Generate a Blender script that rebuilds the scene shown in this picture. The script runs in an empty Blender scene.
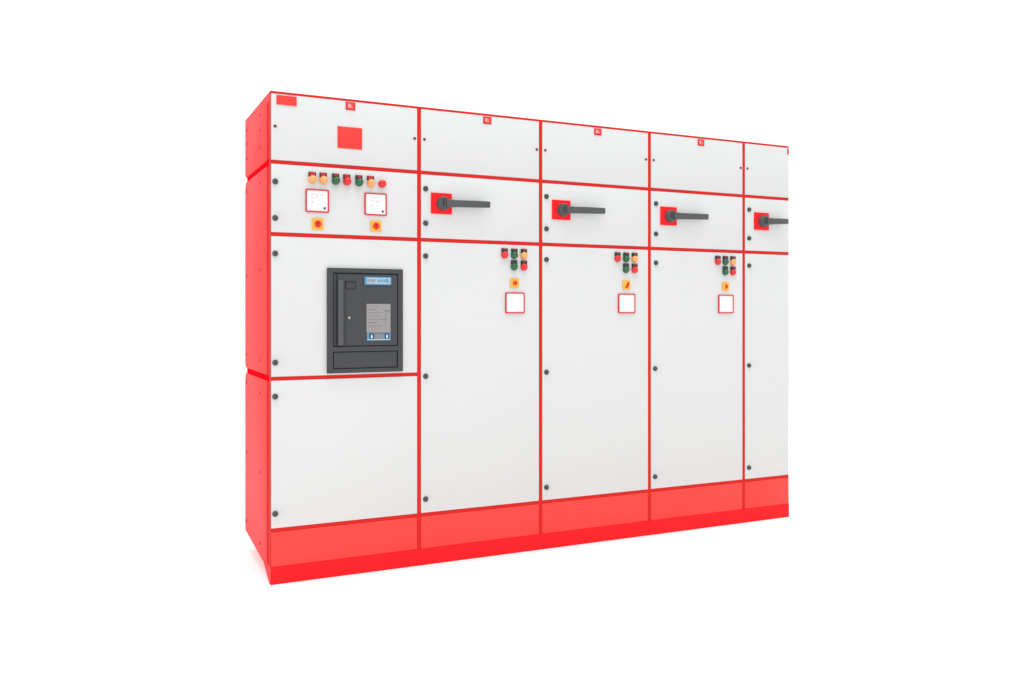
import bpy, bmesh, math
from mathutils import Vector, Matrix

scene = bpy.context.scene
C = scene.collection
PI = math.pi

# ------------------------------------------------------------------ world, view
scene.view_settings.view_transform = 'Standard'
scene.view_settings.look = 'None'
scene.view_settings.exposure = 0.0
scene.view_settings.gamma = 1.0
w = bpy.data.worlds.new("World"); scene.world = w; w.use_nodes = True
w.node_tree.nodes['Background'].inputs[0].default_value = (1, 1, 1, 1)
w.node_tree.nodes['Background'].inputs[1].default_value = 1.22

# ------------------------------------------------------------------ materials
def material(name, col, rough=0.45, spec=0.4, var=0.02, bump=0.0, scale=30, metal=0.0, coat=0.0):
    m = bpy.data.materials.new(name); m.use_nodes = True
    nt = m.node_tree; b = nt.nodes['Principled BSDF']
    tc = nt.nodes.new('ShaderNodeTexCoord')
    nz = nt.nodes.new('ShaderNodeTexNoise'); nz.inputs['Scale'].default_value = scale
    nz.inputs['Detail'].default_value = 4
    nt.links.new(tc.outputs['Object'], nz.inputs['Vector'])
    mx = nt.nodes.new('ShaderNodeMix'); mx.data_type = 'RGBA'
    mx.inputs[6].default_value = tuple(c * (1 - var) for c in col) + (1,)
    mx.inputs[7].default_value = tuple(min(1, c * (1 + var)) for c in col) + (1,)
    nt.links.new(nz.outputs['Fac'], mx.inputs[0])
    nt.links.new(mx.outputs[2], b.inputs['Base Color'])
    mr = nt.nodes.new('ShaderNodeMapRange')
    mr.inputs['To Min'].default_value = rough * 0.9; mr.inputs['To Max'].default_value = rough * 1.1
    nt.links.new(nz.outputs['Fac'], mr.inputs['Value'])
    nt.links.new(mr.outputs['Result'], b.inputs['Roughness'])
    b.inputs['Specular IOR Level'].default_value = spec
    b.inputs['Metallic'].default_value = metal
    b.inputs['Coat Weight'].default_value = coat
    if bump:
        n2 = nt.nodes.new('ShaderNodeTexNoise'); n2.inputs['Scale'].default_value = 900
        nt.links.new(tc.outputs['Object'], n2.inputs['Vector'])
        bp = nt.nodes.new('ShaderNodeBump'); bp.inputs['Strength'].default_value = bump
        bp.inputs['Distance'].default_value = 0.0005
        nt.links.new(n2.outputs['Fac'], bp.inputs['Height'])
        nt.links.new(bp.outputs['Normal'], b.inputs['Normal'])
    return m

M = dict(
    white=material('white_powder_coat', (0.566, 0.577, 0.573), 0.55, 0.3, 0.006, 0.05, 3),
    frame=material('deep_red_enamel', (0.57, 0.018, 0.015), 0.6, 0.10, 0.03),
    post=material('frame_enamel_darkened', (0.43, 0.012, 0.012), 0.7, 0.03, 0.03),  # frame red, darkened in colour to offset the left fill lamp
    seam=material('red_enamel_groove_shade', (0.55, 0.003, 0.009), 0.8, 0.0, 0.02),  # shade of the side grooves put into the red of carcass and brackets
    coral=material('coral_red_enamel', (0.88, 0.046, 0.038), 0.5, 0.25, 0.02),
    side=material('side_coral_enamel', (0.86, 0.033, 0.035), 0.6, 0.12, 0.02),
    plinth=material('bright_red_enamel', (0.88, 0.010, 0.014), 0.5, 0.12, 0.02),
    plaque=material('red_plaque', (0.80, 0.040, 0.034), 0.5, 0.2, 0.02),
    plaque_rim=material('plaque_rim', (0.50, 0.020, 0.030), 0.5, 0.2),
    mark=material('pale_pink_print', (0.85, 0.33, 0.29), 0.6, 0.2),
    grey=material('charcoal_plastic', (0.036, 0.038, 0.041), 0.5, 0.4, 0.05),
    lever=material('dark_grey_handle_plastic', (0.054, 0.057, 0.061), 0.42, 0.5, 0.05),
    dark=material('black_plastic', (0.020, 0.022, 0.024), 0.5, 0.4),
    near_black=material('near_black_plastic', (0.022, 0.023, 0.026), 0.6, 0.3),  # near-black backing of the breaker openings and counter window
    lock=material('grey_lock_metal', (0.045, 0.048, 0.050), 0.4, 0.5),
    screw=material('dull_red_screw', (0.24, 0.035, 0.050), 0.6, 0.1),
    amber=material('amber_lens', (0.84, 0.32, 0.085), 0.2, 0.5, 0.02, coat=0.4),
    green=material('green_lens', (0.006, 0.090, 0.030), 0.2, 0.35, 0.02, coat=0.4),
    red=material('red_lens', (0.62, 0.008, 0.012), 0.2, 0.35, 0.02, coat=0.4),
    meter_rim=material('crimson_meter_bezel', (0.56, 0.030, 0.040), 0.4, 0.4),
    screen=material('white_meter_face', (0.71, 0.71, 0.71), 0.35, 0.4, 0.003),
    faint=material('faint_grey_print', (0.56, 0.58, 0.585), 0.5, 0.3),
    yellow=material('yellow_switch_plate', (0.86, 0.38, 0.045), 0.45, 0.4),
    knob=material('orange_red_knob', (0.78, 0.055, 0.012), 0.35, 0.4),
    knobdark=material('dark_red_mark', (0.42, 0.015, 0.010), 0.5, 0.3),
    blue=material('pale_blue_display', (0.085, 0.25, 0.40), 0.35, 0.4),
    pale=material('pale_grey_print', (0.29, 0.40, 0.47), 0.4, 0.4),
    label=material('grey_rating_label', (0.24, 0.23, 0.235), 0.4, 0.5, 0.08, 0, 60),
    labeldark=material('grey_label_print', (0.15, 0.15, 0.155), 0.5, 0.3),
    navy=material('navy_button', (0.015, 0.06, 0.14), 0.4, 0.4),
    sky=material('white_button_mark', (0.62, 0.74, 0.80), 0.4, 0.4),
    silver=material('silver_button', (0.30, 0.30, 0.30), 0.35, 0.5, 0.02, metal=0.3),
    floor=material('white_studio_floor', (0.95, 0.95, 0.95), 0.9, 0.0, 0.002),
)

# ------------------------------------------------------------------ mesh builder
class MB:
    """collects shapes into one mesh; slots are looked up by material key"""
    def __init__(s):
        s.bm = bmesh.new(); s.keys = []
    def _slot(s, k):
        if k not in s.keys: s.keys.append(k)
        return s.keys.index(k)
    def _merge(s, b, k, smooth=False):
        i = s._slot(k)
        for f in b.faces: f.material_index = i; f.smooth = smooth
        me = bpy.data.meshes.new('t'); b.to_mesh(me); b.free()
        s.bm.from_mesh(me); bpy.data.meshes.remove(me)
    def box(s, k, x0, x1, y0, y1, z0, z1, bev=0.0, seg=2):
        b = bmesh.new(); bmesh.ops.create_cube(b, size=1)
        for v in b.verts:
            v.co = Vector(((x0+x1)/2+v.co.x*(x1-x0), (y0+y1)/2+v.co.y*(y1-y0), (z0+z1)/2+v.co.z*(z1-z0)))
        if bev: bmesh.ops.bevel(b, geom=list(b.edges), offset=bev, segments=seg, profile=0.5, affect='EDGES')
        s._merge(b, k); return s
    def prism(s, k, pts, axis, a, c, bev=0.0):
        """outline extruded along axis: 'x' pts are (y, z); 'y' pts are (x, z)"""
        b = bmesh.new()
        P = (lambda u, v, t: Vector((t, u, v))) if axis == 'x' else (lambda u, v, t: Vector((u, t, v)))
        va = [b.verts.new(P(u, v, a)) for u, v in pts]; vb = [b.verts.new(P(u, v, c)) for u, v in pts]
        b.faces.new(va); b.faces.new(vb[::-1]); n = len(pts)
        for i in range(n): b.faces.new((va[i], vb[i], vb[(i+1) % n], va[(i+1) % n]))
        bmesh.ops.recalc_face_normals(b, faces=b.faces)
        if bev: bmesh.ops.bevel(b, geom=list(b.edges), offset=bev, segments=2, profile=0.5, affect='EDGES')
        s._merge(b, k); return s
    def lathe(s, k, x, z, prof, n=32, axis='y'):
        """prof: (radius, distance out of the face); turned about an axis that leaves the face (-y or -x)"""
        b = bmesh.new(); rings = []
        for r, d in prof:
            ring = []
            for i in range(n if r > 1e-6 else 1):
                a = 2*PI*i/n
                if axis == 'y': ring.append(b.verts.new((x + r*math.cos(a), -d, z + r*math.sin(a))))
                else: ring.append(b.verts.new((-d, x + r*math.cos(a), z + r*math.sin(a))))
            rings.append(ring)
        for A, B in zip(rings, rings[1:]):
            for i in range(n):
                if len(B) == 1: b.faces.new((A[i], A[(i+1) % n], B[0]))
                else: b.faces.new((A[i], A[(i+1) % n], B[(i+1) % n], B[i]))
        bmesh.ops.recalc_face_normals(b, faces=b.faces)
        s._merge(b, k, True); return s
    def build(s, name, parent=None, label=None, loc=(0, 0, 0)):
        me = bpy.data.meshes.new(name); s.bm.to_mesh(me); s.bm.free()
        for k in s.keys: me.materials.append(M[k])
        me.set_sharp_from_angle(angle=math.radians(40))
        o = bpy.data.objects.new(name, me); C.objects.link(o)
        o.location = loc
        if parent is not None: o.parent = parent
        if label: o['label'] = label
        return o

def copy_tree(o, parent, loc=None):
    c = o.copy(); C.objects.link(c); c.parent = parent
    if loc is not None: c.location = loc
    for ch in list(o.children): copy_tree(ch, c)
    return c

# ------------------------------------------------------------------ floor
fl = MB(); fl.box('floor', -30, 30, -30, 30, -0.05, 0.0)
f = fl.build('floor'); f['kind'] = 'structure'; f['label'] = 'seamless pure white studio floor'

# ------------------------------------------------------------------ shared little parts (first use is the original, later ones are copies)
protos = {}
def place(key, make, parent, x, z, y=0.0, label=None):
    if key in protos:
        o = copy_tree(protos[key], parent, (x, y, z))
        if 'label' in o: del o['label']
    else:
        o = make(parent); o.location = (x, y, z); protos[key] = o
    if label: o['label'] = label
    return o

def make_lock(parent):
    b = MB()
    b.lathe('lock', 0, 0, [(0.0131, 0), (0.0131, 0.0035), (0.0124, 0.0050), (0.0108, 0.0052), (0.0100, 0.0105), (0.0088, 0.0118), (0, 0.0118)], 28)
    b.box('dark', -0.0012, 0.0012, -0.0126, -0.0110, -0.0060, 0.0060)
    return b.build('lock', parent)

def make_door_screw(parent):
    b = MB()
    b.lathe('screw', 0, 0, [(0.0072, 0), (0.0068, 0.0022), (0.0045, 0.0036), (0, 0.0038)], 20)
    b.box('dark', -0.0050, 0.0050, -0.0046, -0.0030, -0.0009, 0.0009)
    return b.build('screw', parent)

def make_side_screw(parent):
    b = MB()
    b.lathe('screw', 0, 0, [(0.0085, 0), (0.0078, 0.0022), (0.0050, 0.0036), (0, 0.0038)], 16, axis='x')
    return b.build('screw', parent)

def make_lamp(col, plate):
    def mk(parent):
        D = 0.6 if plate in ('thin', 'plain') else 1.0
        c = MB(); c.lathe(col, 0, 0, [(0.0185, 0), (0.0185, 0.006), (0.0165, 0.008), (0.012, 0.008)], 32)
        o = c.build('pilot_lamp', parent)
        l = MB()
        l.lathe(col, 0, 0, [(0.0180, 0.0075), (0.0183, 0.016*D), (0.0172, 0.022*D), (0.0150, 0.0275*D), (0.0112, 0.0312*D), (0.0060, 0.0335*D), (0, 0.0342*D)], 32)
        l.build('lens', o)
        if plate:
            p = MB()
            p.box('dark', -0.0170, 0.0150, -0.0120, 0.0, 0.0125, 0.0330, 0.0012)
            if plate == 'wide':
                p.box('plaque_rim', -0.0125, 0.0085, -0.0135, -0.0110, 0.0165, 0.0325)
            elif plate == 'narrow':
                p.box('plaque_rim', -0.0070, 0.0075, -0.0135, -0.0110, 0.0215, 0.0325)
            elif plate == 'thin':
                p.box('plaque_rim', -0.0065, 0.0050, -0.0135, -0.0110, 0.0255, 0.0320)
            p.build('legend_plate', o)
        return o
    return mk

def lamp(parent, x, z, col, plate):
    place('lamp_' + col + str(plate), make_lamp(col, plate), parent, x, z,
          label={'amber': 'amber', 'green': 'green', 'red': 'red'}[col] + ' pilot lamp' + ('' if plate else ' without a legend plate'))

def make_meter(variant):
    def mk(parent):
        W, H, t = 0.1075, 0.1055, 0.0068
        r = MB()
        x0, x1, z0, z1 = -W/2, W/2, -H/2, H/2
        # bezel as a chamfered ring
        b = bmesh.new()
        def ring(i, y, cut=0.004):
            X0, X1, Z0, Z1 = x0+i, x1-i, z0+i, z1-i
            pts = [(X0+cut, Z0), (X1-cut, Z0), (X1, Z0+cut), (X1, Z1-cut), (X1-cut, Z1), (X0+cut, Z1), (X0, Z1-cut), (X0, Z0+cut)]
            return [b.verts.new((u, y, v)) for u, v in pts]
        rs = [ring(0, 0), ring(0, -0.007), ring(0.0015, -0.009), ring(t-0.002, -0.009), ring(t, -0.0065, 0.002), ring(t, -0.002, 0.002)]
        for A, B in zip(rs, rs[1:]):
            for i in range(8): b.faces.new((A[i], A[(i+1) % 8], B[(i+1) % 8], B[i]))
        bmesh.ops.recalc_face_normals(b, faces=b.faces)
        r._merge(b, 'meter_rim')
        o = r.build('meter', parent)
        s = MB()
        s.box('screen', x0+t-0.0005, x1-t+0.0005, -0.0055, -0.001, z0+t-0.0005, z1-t+0.0005)
        if variant == 'a':
            for (a, c, d, e) in ((-0.030, -0.010, 0.022, 0.030), (-0.006, 0.002, 0.012, 0.032), (0.018, 0.030, 0.024, 0.030), (-0.028, -0.018, -0.012, 0.000),
                                 (-0.030, -0.012, 0.012, 0.016), (0.020, 0.026, 0.004, 0.014), (-0.008, 0.012, -0.018, -0.015)):
                s.box('faint', a, c, -0.0062, -0.005, d, e)
        elif variant == 'b':
            for (a, c, d, e) in ((-0.028, -0.008, 0.014, 0.020), (-0.002, 0.018, 0.008, 0.018), (-0.030, -0.010, -0.012, -0.004), (-0.020, 0.016, -0.036, -0.0335),
                                 (-0.026, 0.022, 0.030, 0.033), (0.000, 0.010, -0.010, -0.005)):
                s.box('faint', a, c, -0.0062, -0.005, d, e)
        if variant in 'ab':
            s.lathe('dark', 0.0335, -0.0325, [(0.0052, 0.005), (0.0050, 0.0085), (0.0035, 0.0095), (0, 0.0095)], 20)
        s.build('meter_screen', o)
        return o
    return mk

def make_switch(kind):
    def mk(parent):
        p = MB(); q = 0.0262 if kind == 'round' else 0.0240
        p.box('yellow', -q, q, -0.007, 0.0, -q, q, 0.0022)
        o = p.build('rotary_switch', parent)
        k = MB()
        if kind == 'round':
            k.lathe('knob', 0, 0, [(0.0170, 0.006), (0.0165, 0.012), (0.0130, 0.0135), (0.0105, 0.0115), (0.0060, 0.0115), (0, 0.0115)], 32)
            k.box('knobdark', -0.0030, 0.0030, -0.0165, -0.0112, -0.0105, 0.0105, 0.0008)
            k.box('knobdark', -0.0080, 0.0070, -0.0150, -0.0112, 0.0015, 0.0045, 0.0006)
        elif kind == 'dot':
            k.lathe('knob', 0, 0, [(0.0125, 0.006), (0.0118, 0.014), (0.0085, 0.018), (0, 0.019)], 28)
            k.lathe('knobdark', 0, 0.001, [(0.0062, 0.016), (0.0058, 0.0205), (0, 0.0210)], 20)
        elif kind == 'slant':
            k.prism('knobdark', [(-0.0105, -0.0165), (0.001, -0.0165), (0.0095, 0.002), (0.0105, 0.0155), (0.005, 0.0115), (-0.001, -0.003)], 'y', -0.0160, -0.006, 0.0008)
            k.prism('knob', [(-0.004, -0.0150), (0.0060, -0.0130), (0.0125, 0.000), (0.0115, 0.0110), (0.007, 0.006)], 'y', -0.0125, -0.0062, 0.0006)
        else:
            k.prism('knob', [(-0.0075, 0.0140), (0.0040, 0.0100), (0.0125, -0.0005), (0.0040, -0.0125), (-0.0080, -0.0140), (-0.0010, -0.0010)], 'y', -0.0130, -0.006, 0.0008)
            k.prism('knobdark', [(-0.0050, 0.0070), (0.0050, 0.0035), (0.0075, -0.0015), (0.0030, -0.0080), (-0.0040, -0.0090), (0.0020, -0.0005)], 'y', -0.0170, -0.0125, 0.0006)
        k.build('switch_knob', o)
        return o
    return mk

def make_handle(length):
    def mk(parent):
        # origin at the middle of the square plate
        p = MB(); p.box('plinth', -0.0535, 0.0535, -0.009, 0.0, -0.0505, 0.0505, 0.0018)
        o = p.build('isolator_handle', parent)
        h = MB()
        h.lathe('lever', 0.006, -0.001, [(0.0345, 0.008), (0.0345, 0.020), (0.0325, 0.022), (0.0310, 0.034), (0.0285, 0.038), (0.0215, 0.0385), (0.0205, 0.0360), (0, 0.0360)], 40)
        h.box('dark', -0.0040, 0.0040, -0.0388, -0.0355, -0.0150, 0.0130, 0.0008)
        h.build('hub', o)
        l = MB()
        x1 = length
        b = bmesh.new()
        # tapered grip: cross sections as (x, half height, front, back, height of its middle)
        secs = [(0.014, 0.0185, -0.0420, -0.0200, -0.001), (0.036, 0.0180, -0.0480, -0.0240, -0.001), (0.062, 0.0168, -0.0500, -0.0300, -0.001),
                (x1*0.6, 0.0165, -0.0510, -0.0320, 0.001), (x1-0.004, 0.0155, -0.0500, -0.0330, 0.003), (x1, 0.0145, -0.0490, -0.0340, 0.003)]
        rings = []
        for x, hh, yf, yb, zc in secs:
            c = 0.0035; pts = [(yb, -hh+c), (yb-c, -hh), (yf+c, -hh), (yf, -hh+c), (yf, hh-c), (yf+c, hh), (yb-c, hh), (yb, hh-c)]
            rings.append([b.verts.new((x, u, v+zc)) for u, v in pts])
        for A, B in zip(rings, rings[1:]):
            for i in range(8): b.faces.new((A[i], A[(i+1) % 8], B[(i+1) % 8], B[i]))
        b.faces.new(rings[0]); b.faces.new(rings[-1])
        bmesh.ops.recalc_face_normals(b, faces=b.faces)
        l._merge(b, 'lever')
        l.build('lever', o)
        return o
    return mk

# ------------------------------------------------------------------ cabinets
ZT = 2.202
R_TOP = (2.1905, ZT); R12 = (1.8775, 1.8945); R23 = (1.5545, 1.572); R34 = (0.9095, 0.9265); RB = (0.2340, 0.2510); ZP = 0.0785
YF = 0.003            # front of the red frame; doors stand at y = 0
DEPTH = 0.680

def cabinet(X0, X1, label, first=False, last=False, lx=None):
    """X0..X1 are the seams; the frame strip straddles each seam"""
    root = bpy.data.objects.new('switchgear_cabinet', None); C.objects.link(root)
    root.location = (X0, 0, 0); root.empty_display_size = 0.2
    root['label'] = label; root['category'] = 'electrical cabinet'
    root['group'] = 'switchgear cabinets joined in a row'
    W = X1 - X0
    g = 0.0001
    hl = 0.0025 if first else 0.0097      # left half strip
    hr = 0.0006 if last else 0.0097
    # body behind the doors
    b = MB(); b.box('seam', 0.008 if first else g, W - g, 0.024, DEPTH, ZP + 0.0005, ZT - 0.0035)
    b.build('carcass', root)
    # frame of strips
    f = MB()
    f.box('frame', 0.0 if first else g, hl, YF, 0.024, ZP, ZT - 0.0005)
    f.box('frame', W - hr, W - g, YF, 0.024, ZP, ZT - 0.0005)
    rails = [R_TOP, R12, R23] + ([R34] if first else []) + [RB]
    for z0, z1 in rails:
        f.box('frame', hl, W - hr, YF + 0.0007, 0.023, z0, z1)
    f.build('frame', root)
    # roof sheet
    r = MB(); r.box('frame', g, W - g, 0.0250, DEPTH + 0.011, ZT - 0.003, ZT)
    r.build('roof', root)
    # doors
    e = 0.0012
    bands = [(R12[1], R_TOP[0]), (R23[1], R12[0])] + ([(R34[1], R23[0]), (RB[1], R34[0])] if first else [(RB[1], R23[0])])
    doors = []
    for i, (z0, z1) in enumerate(bands):
        d = MB(); d.box('white', hl + e*0.5, W - hr - e*0.5, 0.0, 0.022, z0 + e*0.4, z1 - e*0.4, 0.0012)
        doors.append(d.build('top_panel' if i == 0 else 'door', root))
    # kick panel and plinth
    k = MB(); k.box('coral', hl + 0.001, W - hr - 0.001, 0.0015, 0.022, ZP + 0.0010, RB[0] - 0.0010, 0.001)
    kp = k.build('kick_panel', root)
    p = MB(); p.box('plinth', 0.0 if first else g, W - g, 0.0, 0.03, 0.0, ZP - 0.0005)
    if first:
        p.prism('plinth', [(0.03, 0.0), (0.03, ZP - 0.002), (0.0935, ZP - 0.002), (0.0935, 0.066), (0.1690, 0.0590)], 'x', 0.0, 0.012)
        p.box('plinth', 0.10, W - g, 0.0305, 0.60, 0.0, ZP - 0.001)
    else:
        p.box('plinth', g, W - g, 0.0305, 0.60, 0.0, ZP - 0.001)
    p.build('plinth', root)
    # screws of the top panel, locks of the doors
    if first: place('dscrew', make_door_screw, doors[0], 0.020, 2.045)
    else: place('dscrew', make_door_screw, doors[0], 0.0265, 2.046)
    if not last: place('dscrew', make_door_screw, doors[0], W - 0.0225, 2.046)
    lx, lx2 = (0.0200, 0.0200) if first else (0.0375, 0.0365) if last else lx
    k1, k2, k3 = (1.798, 1.635, 1.477) if first else (1.809, 1.643, 1.4855)
    place('lock', make_lock, doors[1], lx, k1)
    place('lock', make_lock, doors[1], lx, k2)
    place('lock', make_lock, doors[2], lx, k3)
    if first:
        place('lock', make_lock, doors[2], lx, 0.990)
        place('lock', make_lock, doors[3], lx, 0.839)
        place('lock', make_lock, doors[3], lx, 0.316)
    else:
        place('lock', make_lock, doors[2], lx2, 0.907)
        place('lock', make_lock, doors[2], lx2, 0.316)
    return root, W, doors

def emblem(parent, x0, x1, cut=False):
    n = MB(); n.box('plaque_rim', x0, x1, -0.004, -0.0002, 2.1505, 2.1865, 0.0006)
    if cut:
        n.box('plaque', x0+0.003, x1, -0.0048, -0.003, 2.154, 2.183)
    else:
        n.box('plaque', x0+0.005, x1-0.005, -0.0048, -0.003, 2.1555, 2.1815)
        # pale blocky emblem: an upright block with two short strokes beside it
        cx = (x0+x1)/2
        n.box('mark', cx-0.0125, cx-0.0010, -0.0054, -0.004, 2.1600, 2.1780)
        n.box('mark', cx+0.0015, cx+0.0085, -0.0054, -0.004, 2.1600, 2.1650)
        n.box('mark', cx+0.0015, cx+0.0060, -0.0054, -0.004, 2.1690, 2.1730)
    n.build('emblem_plate', parent)

S = [0.0, 0.699, 1.3565, 2.0255, 2.6790, 3.0205]

# --- widest cabinet with the breaker
c1, W1, d1 = cabinet(S[0], S[1], 'widest cabinet at the left end, with black circuit breaker and a row of seven lamps', first=True)
n = MB()
n.box('plaque', 0.0255, 0.1150, -0.004, -0.0002, 2.1430, 2.1850, 0.0006)
n.build('name_plate', c1)
emblem(c1, 0.3405, 0.3850)
n = MB(); n.box('plaque', 0.3020, 0.4175, -0.004, -0.0002, 1.9705, 2.0705, 0.0008)
n.build('square_plate', c1)
xs = [0.1850, 0.2355, 0.2925, 0.3450, 0.4020, 0.4580, 0.5130]
for x, (c, pl) in zip(xs, [('amber', 'wide'), ('amber', 'wide'), ('green', 'narrow'), ('red', 'wide'), ('green', 'narrow'), ('amber', 'wide'), ('red', None)]):
    lamp(c1, x, 1.8175, c, pl)
place('meter_a', make_meter('a'), c1, 0.2080, 1.7215, label='left meter, above the switch with a round red knob')
place('meter_b', make_meter('b'), c1, 0.4825, 1.7205, label='right meter')
place('sw_round', make_switch('round'), c1, 0.2105, 1.6160)
place('sw_round', make_switch('round'), c1, 0.4835, 1.6180)

# circuit breaker
bx0, bx1, bz0, bz1 = 0.2520, 0.6130, 0.9350, 1.4180
q = MB()
yb, yo = -0.001, -0.014
rx0, rx1, rz0, rz1 = 0.2780, 0.5900, 1.0560, 1.3970       # opening for the breaker face
lx0, lx1, lz0, lz1 = 0.2780, 0.5880, 0.9540, 1.0340       # lower blank panel
q.box('grey', bx0, bx1, yo, yb, rz1, bz1, 0.0008)
q.box('grey', bx0, bx1, yo, yb, lz1, rz0, 0.0008)
q.box('grey', bx0, bx1, yo, yb, bz0, lz0, 0.0008)
q.box('grey', bx0, rx0, yo, yb, rz0 - 0.0005, rz1 + 0.0005, 0.0008)
q.box('grey', rx1, bx1, yo, yb, rz0 - 0.0005, rz1 + 0.0005, 0.0008)
q.box('grey', bx0, lx0, yo, yb, lz0 - 0.0005, lz1 + 0.0005, 0.0008)
q.box('grey', lx1, bx1, yo, yb, lz0 - 0.0005, lz1 + 0.0005, 0.0008)
q.box('near_black', rx0 - 0.001, rx1 + 0.001, -0.0035, -0.0012, lz0 - 0.001, rz1 + 0.001)
brk = q.build('circuit_breaker', c1, 'black circuit breaker in its own frame')
q = MB(); q.box('grey', lx0 + 0.004, lx1 - 0.004, -0.0110, -0.0030, lz0 + 0.004, lz1 - 0.004, 0.0012); q.build('blank_cover', brk)
q = MB()
q.box('grey', 0.2990, rx1 - 0.0045, -0.0125, -0.0030, rz0 + 0.0045, rz1 - 0.0065, 0.0015)
q.box('grey', 0.2820, 0.2965, -0.0080, -0.0030, rz0 + 0.0045, rz1 - 0.0065, 0.0010)
q.box('grey', 0.3360, 0.4160, -0.0145, -0.0120, rz0 + 0.0100, 1.3700, 0.0010)
q.build('breaker_face', brk)
q = MB(); q.box('lever', 0.2985, 0.3240, -0.0260, -0.0120, 1.0640, 1.3640, 0.0025); q.build('charging_handle', brk)
q = MB(); q.box('near_black', 0.3350, 0.3850, -0.0170, -0.0140, 1.3220, 1.3600, 0.0010)
q.box('grey', 0.3390, 0.3790, -0.0180, -0.0160, 1.3270, 1.3500, 0.0008); q.build('counter_window', brk)
q = MB(); q.lathe('silver', 0.3525, 1.1890, [(0.0066, 0.0140), (0.0063, 0.0185), (0.0046, 0.0200), (0, 0.0200)], 24); q.build('push_button', brk)
q = MB(); u = -0.006
q.box('navy', 0.4290+u, 0.5640+u, -0.0150, -0.0120, 1.3395, 1.3830, 0.0010)
q.box('blue', 0.4325+u, 0.5600+u, -0.0158, -0.0140, 1.3435, 1.3795)
q.box('pale', 0.4440+u, 0.5560+u, -0.0164, -0.0150, 1.3470, 1.3760)
for a, c_, d_, e_ in ((0.4480, 0.4560, 1.356, 1.369), (0.4590, 0.4700, 1.356, 1.369), (0.4730, 0.4820, 1.356, 1.369)):
    q.box('label', a+u, c_+u, -0.0169, -0.0160, d_, e_)
for a, c_, d_, e_ in ((0.4950, 0.5060, 1.357, 1.368), (0.5090, 0.5200, 1.357, 1.368), (0.5230, 0.5320, 1.357, 1.368), (0.5350, 0.5470, 1.354, 1.371)):
    q.box('blue', a+u, c_+u, -0.0169, -0.0160, d_, e_)
q.build('display', brk, label='pale blue display strip')
q = MB()
q.box('label', 0.4400, 0.5560, -0.0145, -0.0120, 1.1190, 1.2540, 0.0006)
for i, (a, c_) in enumerate(((0.446, 0.500), (0.446, 0.485), (0.446, 0.515), (0.446, 0.500), (0.446, 0.540), (0.446, 0.490), (0.446, 0.520))):
    z = 1.243 - 0.0155*i
    q.box('labeldark', a, c_, -0.0150, -0.0140, z, z + 0.0022)
q.box('labeldark', 0.527, 0.550, -0.0150, -0.0140, 1.2180, 1.2240)
q.box('labeldark', 0.530, 0.5315, -0.0150, -0.0140, 1.150, 1.212)
q.build('rating_label', brk, label='grey rating label', loc=(-0.0045, 0, 0))
q = MB()
q.box('blue', 0.4420, 0.5560, -0.0150, -0.0120, 1.0830, 1.1175, 0.0006)
q.box('pale', 0.4440, 0.5540, -0.0155, -0.0140, 1.0845, 1.0900)
for a in (0.4520, 0.5260):
    q.box('navy', a, a + 0.0235, -0.0162, -0.0145, 1.0905, 1.1165, 0.0005)
    q.box('sky', a + 0.0085, a + 0.0155, -0.0168, -0.0158, 1.0945, 1.1050)
    q.prism('sky', [(a + 0.0085, 1.1050), (a + 0.0155, 1.1050), (a + 0.0120, 1.1120)], 'y', -0.0168, -0.0158)
q.box('labeldark', 0.4800, 0.5200, -0.0160, -0.0145, 1.0905, 1.1165)
for i in range(3):
    q.box('label', 0.483 + 0.0125*i, 0.4915 + 0.0125*i, -0.0165, -0.0155, 1.0935, 1.1010)
    q.box('label', 0.483 + 0.0125*i, 0.4915 + 0.0125*i, -0.0165, -0.0155, 1.1045, 1.1130)
q.build('button_strip', brk, label='blue strip with two dark buttons', loc=(-0.0045, 0, 0))

# --- end wall of the first cabinet: corner post, three panels with chamfered rear corners, grooves between
DP = 0.692
def side_panel(z0, z1, ct, cb, top=False):
    s = MB(); y0 = 0.0940
    pts = [(y0, z0)]
    pts += [(DP - 0.020, z0), (DP, z0 + 0.022)] if cb else [(0.17, 0.060), (DP, 0.094)]
    pts += [(DP, z1 - 0.022), (DP - 0.020, z1)] if ct else [(DP, z1)]
    if top: pts += [(0.0245, z1), (0.0245, 2.1640), (y0, 2.1560)]
    else: pts += [(y0, z1)]
    s.prism('side', pts, 'x', 0.0, 0.0115, 0.0008)
    return s.build('side_panel', c1)
p_top = side_panel(1.9050, 2.1985, False, True, True)
p_mid = side_panel(0.9310, 1.8780, True, True)
p_low = side_panel(0.0680, 0.9030, True, False)
for z in (2.145, 2.074, 1.993): place('sscrew', make_side_screw, p_top, 0, z); bpy.context.view_layer.update()
def fix_screw(parent, y, z): 
    o = copy_tree(protos['sscrew'], parent, (0, y, z)); return o
for ch in list(p_top.children): ch.location = (0, 0.264, ch.location.z)
for z in (2.145, 2.076, 1.997): fix_screw(p_top, 0.648, z)
for y, z in ((0.264, 1.824), (0.648, 1.830), (0.264, 1.415), (0.648, 1.400), (0.264, 0.988), (0.648, 1.000)): fix_screw(p_mid, y, z)
for y, z in ((0.264, 0.834), (0.648, 0.856), (0.264, 0.461), (0.648, 0.499), (0.264, 0.125), (0.648, 0.152)): fix_screw(p_low, y, z)
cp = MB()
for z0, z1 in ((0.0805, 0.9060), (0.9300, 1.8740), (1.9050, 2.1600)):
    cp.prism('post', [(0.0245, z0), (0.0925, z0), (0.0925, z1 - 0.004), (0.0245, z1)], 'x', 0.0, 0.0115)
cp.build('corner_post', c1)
for z0, z1 in ((0.9065, 0.9295), (1.8745, 1.9045)):
    cb = MB(); cb.box('seam', 0.0015, 0.0115, 0.0245, 0.1150, z0, z1, 0.001)
    cb.build('corner_bracket', c1)

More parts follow.
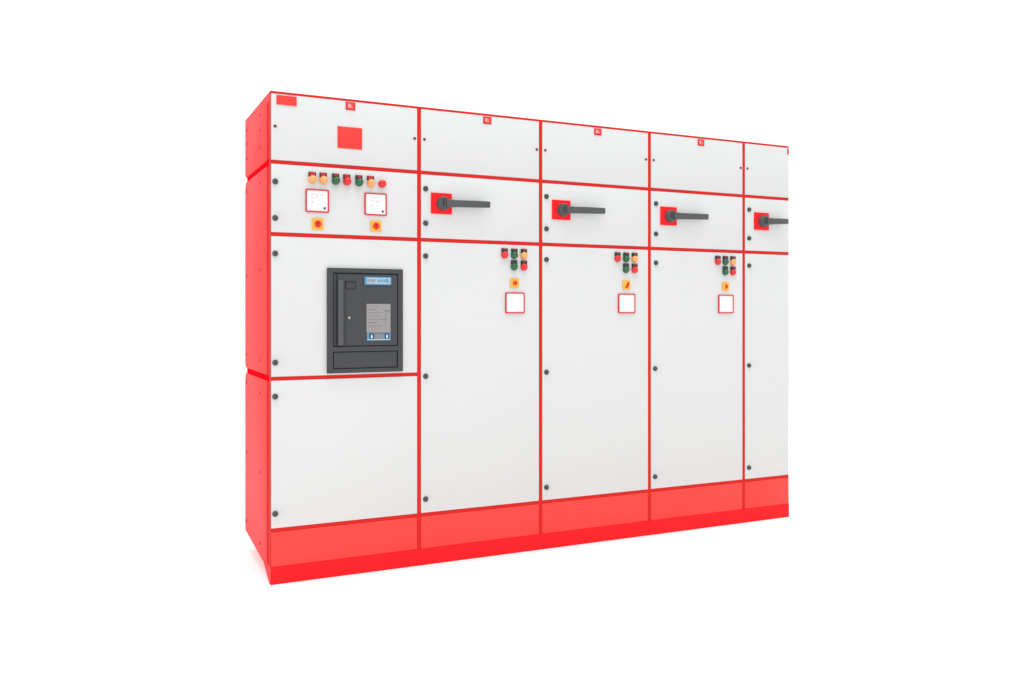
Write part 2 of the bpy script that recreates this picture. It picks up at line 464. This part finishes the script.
# --- the three full cabinets
def feeder(X0, X1, label, kind, hx, dx, ex):
    root, W, d = cabinet(X0, X1, label, lx=(0.0325, 0.0325) if kind != 'arrow' else (0.0410, 0.0355))
    emblem(root, ex, ex + 0.0440)
    place('handle', make_handle(0.2400), root, hx, 1.7410 + dx*0.25, label='black lever handle on a square red plate')
    bx = 0.4495 + dx
    lamp(root, bx, 1.5025, 'red', 'thin'); lamp(root, bx + 0.0540, 1.5025, 'green', 'thin'); lamp(root, bx + 0.1080, 1.5025, 'amber', 'thin')
    lamp(root, bx + 0.0530, 1.4440, 'green', 'plain'); lamp(root, bx + 0.1080, 1.4440, 'red', 'thin')
    place('sw_' + kind, make_switch(kind), root, bx + 0.0560, 1.3625)
    place('meter_c', make_meter('c'), root, bx + 0.0580, 1.2625)
    return root
feeder(S[1], S[2], 'lever handle cabinet right beside the breaker cabinet, its yellow switch with a central dot', 'dot', 0.1125, 0.002, 0.3350)
feeder(S[2], S[3], 'middle cabinet of the row, its yellow switch with a slanted dark red pointer', 'slant', 0.1175, 0.012, 0.3175)
feeder(S[3], S[4], 'lever handle cabinet just left of the narrow end one, switch pointer like an arrowhead', 'arrow', 0.1225, 0.013, 0.3240)

# --- narrow one at the right end
c5, W5, d5 = cabinet(S[4], S[5], 'narrow cabinet at the right end, with lever handle reaching its edge and no lamps', last=True)
place('handle_short', make_handle(0.1650), c5, 0.1270, 1.7450, label='black lever handle on a square red plate')
emblem(c5, 0.3290, 0.3365, cut=True)

# ------------------------------------------------------------------ camera
cam = bpy.data.cameras.new('camera'); co = bpy.data.objects.new('camera', cam); C.objects.link(co)
cam.sensor_width = 36.0; cam.lens = 31.025; cam.shift_y = -0.02832
cam.clip_start = 0.05; cam.clip_end = 500
co.location = (-0.74105, -4.00248, 1.21367)
co.rotation_euler = (PI/2, 0, -math.radians(25.7941))
scene.camera = co

# ------------------------------------------------------------------ studio key lamp and added floor fills
def area(name, loc, target, size, power, col=(1, 1, 1)):
    l = bpy.data.lights.new(name, 'AREA'); l.shape = 'SQUARE'; l.size = size; l.energy = power; l.color = col
    o = bpy.data.objects.new(name, l); C.objects.link(o); o.location = loc
    o.rotation_euler = (Vector(target) - Vector(loc)).to_track_quat('-Z', 'Y').to_euler()
area('added_overhead_fill', (0.8, -1.8, 8.0), (1.0, -0.5, 0), 4.0, 190)  # added fill from above, keeps the floor white at the plinth
area('added_left_fill', (-4.2, 1.4, 3.4), (-0.6, 0.5, 0.2), 2.0, 110)  # added fill, lifts the shade on the floor beside the left end
area('added_right_fill', (9.0, 0.8, 4.2), (3.4, 0.6, 0.0), 2.0, 170)  # added fill, brightens the floor past the right end
area('key_softbox', (-2.6, -5.6, 5.6), (1.4, 0, 0.9), 2.0, 38)
